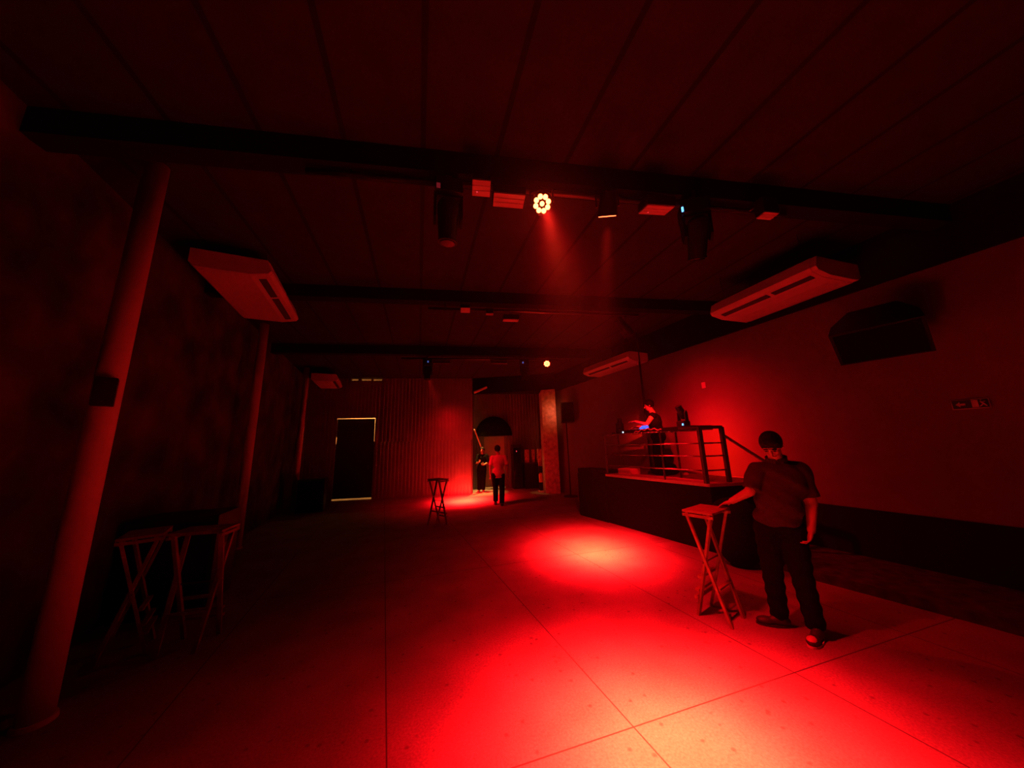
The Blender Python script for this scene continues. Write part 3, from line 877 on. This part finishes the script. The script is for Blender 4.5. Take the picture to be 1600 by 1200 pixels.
# slanting warm-lit board and pale ceiling piece
bm = bm_new(); beam(bm, (.345, 12.02, 2.28), (.60, 12.30, 1.62), .05, .02)
tag(obj('slanted_board', bm, 'pvc', None, False, (.46, 12.15, 1.9)), 'slanting pale board lit warm at the left edge of the recess', 'board')
bm = bm_new(); box(bm, (.56, 11.6, 3.72), (.52, .22, .06), Matrix.Rotation(math.radians(-22), 3, 'Y'), .01)  # pale panel put in for a light patch at the ceiling
tag(obj('pale_ceiling_panel', bm, 'pvc', None, False, (.56, 11.6, 3.72)), 'pale tilted panel hanging above the left side of the recess', 'panel')

# ------------------------------------------------------------------ people
class Fig:
    """frame: r = to the picture's right, f = towards the camera, u = up"""
    def __init__(s, P0, er, ef):
        s.P0 = Vector(P0); s.er = Vector(er).normalized(); s.ef = Vector(ef).normalized()
    def p(s, r, f, u): return s.P0 + s.er * r + s.ef * f + Vector((0, 0, u))
    def rot(s, yaw=0):
        m = Matrix((s.er, s.ef, Vector((0, 0, 1)))).transposed()
        return m @ Matrix.Rotation(yaw, 3, 'Z')

def hand(bm, wrist, direction, palm_n, thumb_side, size=1.0, curl=.35, curl2=.5, spread=.06):
    """palm plus five bent fingers; direction = where fingers point, palm_n = palm normal (curl goes towards it)"""
    d = Vector(direction).normalized(); n = Vector(palm_n); n = (n - d * n.dot(d)).normalized()
    s = d.cross(n).normalized() * thumb_side
    w = Vector(wrist); k = size
    m = Matrix((s, d, n)).transposed()
    ell(bm, w + d * .045 * k, (.040 * k, .052 * k, .017 * k), m, 14)
    lens = (.070, .079, .074, .058)
    for i, L in enumerate(lens):
        base = w + d * .082 * k + s * (.028 - i * .0185) * k
        dr = (d + s * (spread * (1.5 - i))).normalized()
        a1, a2 = curl, curl + curl2
        p1 = base + (dr * math.cos(a1) + n * math.sin(a1)) * L * .5 * k
        p2 = p1 + (dr * math.cos(a2) + n * math.sin(a2)) * L * .5 * k
        cap(bm, base, .0092 * k, p1, .0085 * k, 8); cap(bm, p1, .0085 * k, p2, .0072 * k, 8)
    b0 = w + d * .022 * k + s * .028 * k
    t1 = b0 + (d * .55 + s * .75 + n * .25).normalized() * .045 * k
    t2 = t1 + (d * .9 + s * .25 + n * .35).normalized() * .032 * k
    cap(bm, b0, .013 * k, t1, .0105 * k, 8); cap(bm, t1, .0105 * k, t2, .0085 * k, 8)

def head(bm, c, m, k=1.0):
    """c = head centre, m = 3x3 with columns (right, face direction, up)"""
    R = lambda x, y, z: Vector(c) + m @ Vector((x, y, z)) * k
    e = lambda x, y, z, a, b_, c_: ell(bm, R(x, y, z), (a * k, b_ * k, c_ * k), m, 18)
    e(0, -.012, .025, .074, .092, .088)
    e(0, .020, -.030, .060, .068, .075)
    e(0, .045, -.082, .034, .034, .026)
    cap(bm, R(0, .084, .012), .009 * k, R(0, .106, -.022), .013 * k, 10)
    e(.0, .082, -.056, .026, .014, .009)
    e(0, .074, .030, .052, .016, .010)
    for s in (-1, 1):
        e(s * .074, -.008, -.008, .010, .020, .031)
        e(s * .036, .058, -.022, .020, .020, .018)

def eyes(c, m, parent, k=1.0, org=(0, 0, 0)):
    for s in (-1, 1):
        bm = bm_new(); ell(bm, Vector(c) + m @ Vector((s * .030, .083, .010)) * k, (.012 * k, .006 * k, .0035 * k), m, 12)
        obj('eye', bm, 'hair', parent, True, org)
        bm = bm_new(); ell(bm, Vector(c) + m @ Vector((s * .031, .086, .034)) * k, (.019 * k, .006 * k, .005 * k), m, 12)
        obj('eyebrow', bm, 'hair', parent, True, org)

def hair_cap(c, m, k=1.0, low=-.03, front=.035, tuft=True):
    bm = bm_new()
    ell(bm, Vector(c) + m @ Vector((0, -.016, .030)) * k, (.084 * k, .100 * k, .098 * k), m, 28)
    if tuft:
        ell(bm, Vector(c) + m @ Vector((0.01, .055, .095)) * k, (.055 * k, .045 * k, .028 * k), m, 16)
    h = fuse(bm, .007, 2)
    mi = m.inverted()
    kill = []
    for v in h.verts:
        q = mi @ (v.co - Vector(c)) / k
        lim = low if q.y < .0 else low + (q.y / .085) * (front - low + .03)
        if q.z < lim: kill.append(v)
    bmesh.ops.delete(h, geom=kill, context='VERTS')
    return h

def shoe(F, heel, toe, parent, org, m='shoe', toe_m=None, k=1.0):
    h = F.p(*heel); t = F.p(*toe); d = (t - h); L = d.length; d.normalize()
    s = Vector((0, 0, 1)).cross(d).normalized()
    mm = Matrix((s, d, Vector((0, 0, 1)))).transposed()
    bm = bm_new()
    ell(bm, h + d * L * .30 + Vector((0, 0, .045)), (.040 * k, L * .34, .045), mm, 16)
    ell(bm, h + d * L * .72 + Vector((0, 0, .034)), (.045 * k, L * .30, .034), mm, 16)
    cap(bm, h + d * .05 + Vector((0, 0, .05)), .042 * k, h + d * .06 + Vector((0, 0, .10)), .040 * k)
    b = fuse(bm, .008, 3)
    z0 = org[2]
    for v in b.verts:
        if v.co.z < z0 + .012: v.co.z = z0 + .012
    sh = obj('shoe', b, m, parent, True, org)
    bm = bm_new()
    pts = []
    for i in range(20):
        a = 2 * math.pi * i / 20
        q = h + d * (L * .5 + L * .53 * math.cos(a)) + s * ((.045 + .006 * math.cos(a)) * k * math.sin(a))
        pts.append((q.x, q.y))
    prism(bm, pts, z0 + .001, z0 + .016)
    obj('sole', bm, 'shoe' if toe_m is None else 'sole', sh, False, org)
    if toe_m:
        bm = bm_new(); ell(bm, h + d * L * .80 + Vector((0, 0, .043)), (.036 * k, L * .19, .028), mm, 14)
        obj('toe_cap', bm, toe_m, sh, True, org)

# ---- standing man with his hand on the bar stool
P0 = (2.83, 2.74, 0)
F = Fig(P0, (.696, -.718, 0), (-.718, -.696, 0)); org = P0
man = thing('person', 'man in a charcoal polo shirt and black trousers looking down, hand on a bar stool', 'person', P0)
hm = F.rot(math.radians(12)) @ Matrix.Rotation(math.radians(-44), 3, 'X')
hc = F.p(.098, .055, 1.578)
bm = bm_new()
head(bm, hc, hm, 1.02)
cap(bm, F.p(.118, -.02, 1.40), .060, F.p(.108, .02, 1.52), .056)
ell(bm, F.p(.115, -.01, 1.24), (.175, .105, .19), F.rot(.1)); ell(bm, F.p(.06, .02, 1.02), (.145, .11, .18), F.rot(.1)); ell(bm, F.p(.045, 0, .86), (.150, .11, .12), F.rot(.1))
SR, SL = F.p(-.045, .03, 1.345), F.p(.270, -.05, 1.350)
ER, WR = F.p(-.125, .10, 1.155), F.p(-.285, .02, 1.045)
EL, WL = F.p(.305, -.06, 1.055), F.p(.262, .04, .845)
cap(bm, SR, .062, ER, .044); cap(bm, ER, .043, WR, .029)
cap(bm, SL, .062, EL, .045); cap(bm, EL, .044, WL, .030)
cap(bm, F.p(0.05, 0, 1.36), .06, SR, .058); cap(bm, F.p(.18, 0, 1.37), .06, SL, .058)
hand(bm, WR, F.p(-.40, -.01, .992) - WR, (0, 0, -1), -1, 1.0, .20, .25, .12)
hand(bm, WL, F.p(.215, .10, .72) - WL, F.er * -1 + F.ef * .2, 1, 1.05, .45, .7)
LG = [(F.p(-.030, 0, .83), F.p(-.060, .05, .46), F.p(-.062, -.02, .09)), (F.p(.125, 0, .83), F.p(.140, .07, .47), F.p(.172, .05, .09))]
for a, b_, c_ in LG: cap(bm, a, .095, b_, .055); cap(bm, b_, .055, c_, .038)
body = obj('body', fuse(bm, .0052, 2), 'skin', man, True, org)
eyes(hc, hm, man, 1.02, org)
obj('hair', hair_cap(hc, hm, 1.06, -.04, .02), 'hair', man, True, org)
# shirt
bm = bm_new()
ell(bm, F.p(.115, -.01, 1.235), (.195, .130, .21), F.rot(.1), 24); ell(bm, F.p(.070, .02, 1.05), (.178, .138, .22), F.rot(.1), 24); 
ell(bm, F.p(.045, .01, .93), (.182, .140, .12), F.rot(.1), 24)
cap(bm, F.p(0.05, -.01, 1.355), .075, SR, .078); cap(bm, F.p(.18, -.02, 1.365), .075, SL, .078)
cap(bm, F.p(.118, -.02, 1.38), .075, F.p(.115, -.015, 1.43), .070)
e1 = SR.lerp(ER, .88); tube(bm, SR, e1, .080, .074, 20); ell(bm, SR, (.08,) * 3)
e2 = SL.lerp(EL, .80); tube(bm, SL, e2, .080, .076, 20); ell(bm, SL, (.08,) * 3)
s_ = fuse(bm, .009, 4)
random.seed(3)
for v in s_.verts:
    q = v.co - F.P0
    v.co += (F.ef * .006 * math.sin(q.z * 46 + q.dot(F.er) * 30) + F.er * .005 * math.sin(q.z * 33 + 2 + q.dot(F.er) * 18))
kill = [v for v in s_.verts if v.co.z < .855 - .04 * (v.co - F.P0).dot(F.er)]
bmesh.ops.delete(s_, geom=kill, context='VERTS')
shirt = obj('shirt', s_, 'shirt_grey', man, True, org)
bm = bm_new()
cm = F.rot(math.radians(8)) @ Matrix.Rotation(math.radians(-18), 3, 'X')
for i in range(22):
    a = math.radians(-70) + math.radians(320) * i / 21 + math.radians(90) - math.radians(0)
    a2 = a + math.radians(15)
    cc = F.p(.116, -.008, 1.452)
    q1 = cc + cm @ Vector((.077 * math.cos(a + 1.2), .070 * math.sin(a + 1.2), 0))
    q2 = cc + cm @ Vector((.077 * math.cos(a2 + 1.2), .070 * math.sin(a2 + 1.2), 0))
    beam(bm, q1, q2, .012, .040)
obj('collar', bm, 'shirt_grey', shirt, False, org)
bm = bm_new()
for k_, z in enumerate((1.37, 1.33, 1.29)): ell(bm, F.p(.10 - k_ * .004, .128 + k_ * .012, z), (.006, .004, .006), F.rot())
obj('shirt_buttons', bm, 'black_plastic', shirt, False, org)
# trousers
bm = bm_new()
ell(bm, F.p(.048, 0, .86), (.170, .130, .13), F.rot(.1), 24)
for (a, b_, c_), r in zip(LG, (.112, .110)):
    cap(bm, a, r + .008, b_, .080); tube(bm, b_, c_ - Vector((0, 0, .02)), .080, .068, 20); ell(bm, b_, (.080,) * 3)
tr = fuse(bm, .010, 4)
for v in tr.verts:
    v.co += F.er * .004 * math.sin(v.co.z * 60) + F.ef * .004 * math.sin(v.co.z * 47 + 1)
kill = [v for v in tr.verts if v.co.z > .925]
bmesh.ops.delete(tr, geom=kill, context='VERTS')
obj('trousers', tr, 'trousers', man, True, org)
shoe(F, (.005, -.02, 0), (-.235, .06, 0), man, org, 'shoe')
shoe(F, (.195, .02, 0), (.105, .27, 0), man, org, 'shoe', 'sandal_top')

# ---- generic small figure in the distance
def far_person(P0, er, ef, label, shirt_m, J, tall=1.0, face_yaw=0, shirt_low=.80, sleeve=.8, head_tilt=0, legs_long=True, shoe_dir=1):
    F = Fig(P0, er, ef); org = P0
    t = thing('person', label, 'person', P0)
    hm = F.rot(face_yaw) @ Matrix.Rotation(math.radians(head_tilt), 3, 'X')
    hc = F.p(*J['head'])
    bm = bm_new(); head(bm, hc, hm, 1.0)
    cap(bm, F.p(*J['neck']), .058, hc - Vector((0, 0, .05)), .052)
    cap(bm, F.p(*J['chest']), .115, F.p(*J['waist']), .10); cap(bm, F.p(*J['waist']), .10, F.p(*J['hips']), .12)
    ell(bm, F.p(*J['chest']), J['cr'], F.rot(J['yaw']))
    for s in ('R', 'L'):
        cap(bm, F.p(*J['chest']) + Vector((0, 0, .08)), .07, F.p(*J['sh' + s]), .058)
        cap(bm, F.p(*J['sh' + s]), .056, F.p(*J['el' + s]), .042); cap(bm, F.p(*J['el' + s]), .042, F.p(*J['wr' + s]), .028)
        w = F.p(*J['wr' + s]); hd = F.p(*J['ha' + s]) - w
        hand(bm, w, hd, J.get('pn', (0, 0, -1)) if J.get('palm') else (F.er * (1 if s == 'R' else -1) + F.ef * .2), 1 if s == 'R' else -1, 1.0, .3, .4)
        cap(bm, F.p(*J['hp' + s]), .09, F.p(*J['kn' + s]), .052); cap(bm, F.p(*J['kn' + s]), .052, F.p(*J['an' + s]), .036)
    obj('body', fuse(bm, .007, 2), 'skin', t, True, org)
    eyes(hc, hm, t, 1.0, org)
    obj('hair', hair_cap(hc, hm, 1.05, -.05, .04, False), 'hair', t, True, org)
    bm = bm_new()
    cap(bm, F.p(*J['chest']), .135, F.p(*J['waist']), .125, 24); cap(bm, F.p(*J['waist']), .125, F.p(*J['hips']), .14, 24)
    cr = J['cr']; ell(bm, F.p(*J['chest']), (cr[0] + .022, cr[1] + .022, cr[2] + .02), F.rot(J['yaw']), 24)
    wr_ = J.get('wr_rad', (.17, .12, .14))
    ell(bm, F.p(*J['hips']) + Vector((0, 0, .06)), wr_, F.rot(J['yaw']), 24)
    for s in ('R', 'L'):
        a, b_ = F.p(*J['sh' + s]), F.p(*J['el' + s])
        ell(bm, a, (.073,) * 3, None, 18)
        if sleeve > .5: ell(bm, F.p(*J['waist']) - Vector((0, 0, .16)), (cr[0] * 1.0, cr[1] * 1.1, .30), F.rot(J['yaw']), 24)
        if sleeve > 0:
            cap(bm, F.p(*J['chest']) + Vector((0, 0, .08)), .085, a, .072)
            tube(bm, a, a.lerp(b_, sleeve), .073, .070, 18)
    sh_ = fuse(bm, .010, 4)
    for v in sh_.verts: v.co += F.er * .004 * math.sin(v.co.z * 50)
    bmesh.ops.delete(sh_, geom=[v for v in sh_.verts if v.co.z < P0[2] + shirt_low], context='VERTS')
    obj('shirt', sh_, shirt_m, t, True, org)
    bm = bm_new()
    ell(bm, F.p(*J['hips']), (.155, .12, .14), F.rot(J['yaw']), 24)
    for s in ('R', 'L'):
        cap(bm, F.p(*J['hp' + s]), .112, F.p(*J['kn' + s]), .080); tube(bm, F.p(*J['kn' + s]), F.p(*J['an' + s]), .080, .070, 18)
    obj('trousers', fuse(bm, .011, 4), 'trousers', t, True, org)
    for s in ('R', 'L'):
        shoe(F, J['heel' + s], J['toe' + s], t, org, 'shoe', J.get('toe_m'))
    return t

# walking man seen from behind (his left is the picture's left)
J = dict(head=(-.075, -.02, 1.545), neck=(-.05, 0, 1.37), chest=(-.045, 0, 1.20), waist=(-.05, 0, 1.0), hips=(-.065, 0, .86), cr=(.175, .11, .19), yaw=0,
         shR=(.130, 0, 1.315), elR=(.20, .02, 1.07), wrR=(.20, -.05, .84), haR=(.19, -.08, .75),
         shL=(-.222, 0, 1.315), elL=(-.285, .02, 1.07), wrL=(-.29, -.08, .85), haL=(-.285, -.12, .76),
         hpR=(.02, 0, .82), knR=(.035, -.02, .46), anR=(.02, .06, .07), hpL=(-.155, 0, .82), knL=(-.15, -.10, .48), anL=(-.155, -.14, .10),
         heelR=(.02, .10, 0), toeR=(.03, -.15, 0), heelL=(-.155, -.08, 0), toeL=(-.17, -.33, 0), wr_rad=(.17, .125, .16))
far_person((1.0, 9.28, 0), (.994, -.107, 0), (-.107, -.994, 0), 'man in a light T-shirt and black trousers walking away toward the back of the hall', 'shirt_white', J,
           face_yaw=math.pi, shirt_low=.755, sleeve=.85)

# performer on the stage, in profile, facing the picture's left
S0 = (3.93, 6.35, .985)
J = dict(head=(.055, 0, 1.435), neck=(.115, 0, 1.27), chest=(.135, 0, 1.08), waist=(.16, 0, .90), hips=(.17, 0, .76), cr=(.12, .165, .17), yaw=0,
         shR=(.10, .17, 1.20), elR=(-.03, .24, 1.02), wrR=(-.25, .20, 1.09), haR=(-.34, .18, 1.10),
         shL=(.12, -.17, 1.20), elL=(-.02, -.20, .98), wrL=(-.23, -.14, .99), haL=(-.32, -.12, .985),
         hpR=(.16, .09, .74), knR=(.10, .10, .42), anR=(.10, .12, .07), hpL=(.18, -.09, .74), knL=(.16, -.10, .42), anL=(.24, -.12, .07),
         heelR=(.14, .12, 0), toeR=(-.11, .14, 0), heelL=(.30, -.12, 0), toeL=(.05, -.13, 0), wr_rad=(.125, .155, .15), palm=True)
far_person(S0, (.856, -.517, 0), (-.517, -.856, 0), 'performer in a black sleeveless top leaning over the desk on the stage', 'black_carpet', J,
           face_yaw=math.pi / 2, shirt_low=.70, sleeve=.12, head_tilt=-15)

# person in dark clothes at the entrance
J = dict(head=(.075, 0, 1.50), neck=(.075, 0, 1.34), chest=(.08, 0, 1.17), waist=(.07, 0, .97), hips=(.05, 0, .83), cr=(.16, .11, .18), yaw=.3,
         shR=(.23, 0, 1.30), elR=(.28, .06, 1.04), wrR=(.14, .20, .98), haR=(.06, .24, 1.0),
         shL=(-.08, 0, 1.30), elL=(-.14, .08, 1.05), wrL=(-.06, .22, 1.08), haL=(0, .28, 1.12),
         hpR=(.12, 0, .80), knR=(.11, .06, .44), anR=(.10, .02, .08), hpL=(-.02, 0, .80), knL=(-.04, .05, .44), anL=(-.05, .0, .08),
         heelR=(.10, -.06, 0), toeR=(.12, .20, 0), heelL=(-.05, -.06, 0), toeL=(-.09, .20, 0), toe_m='sandal_top')
far_person((.56, 12.22, 0), (.999, -.041, 0), (-.041, -.999, 0), 'person in black clothes standing at the left edge of the back entrance', 'black_carpet', J,
           shirt_low=.76, sleeve=1.0, face_yaw=.3)
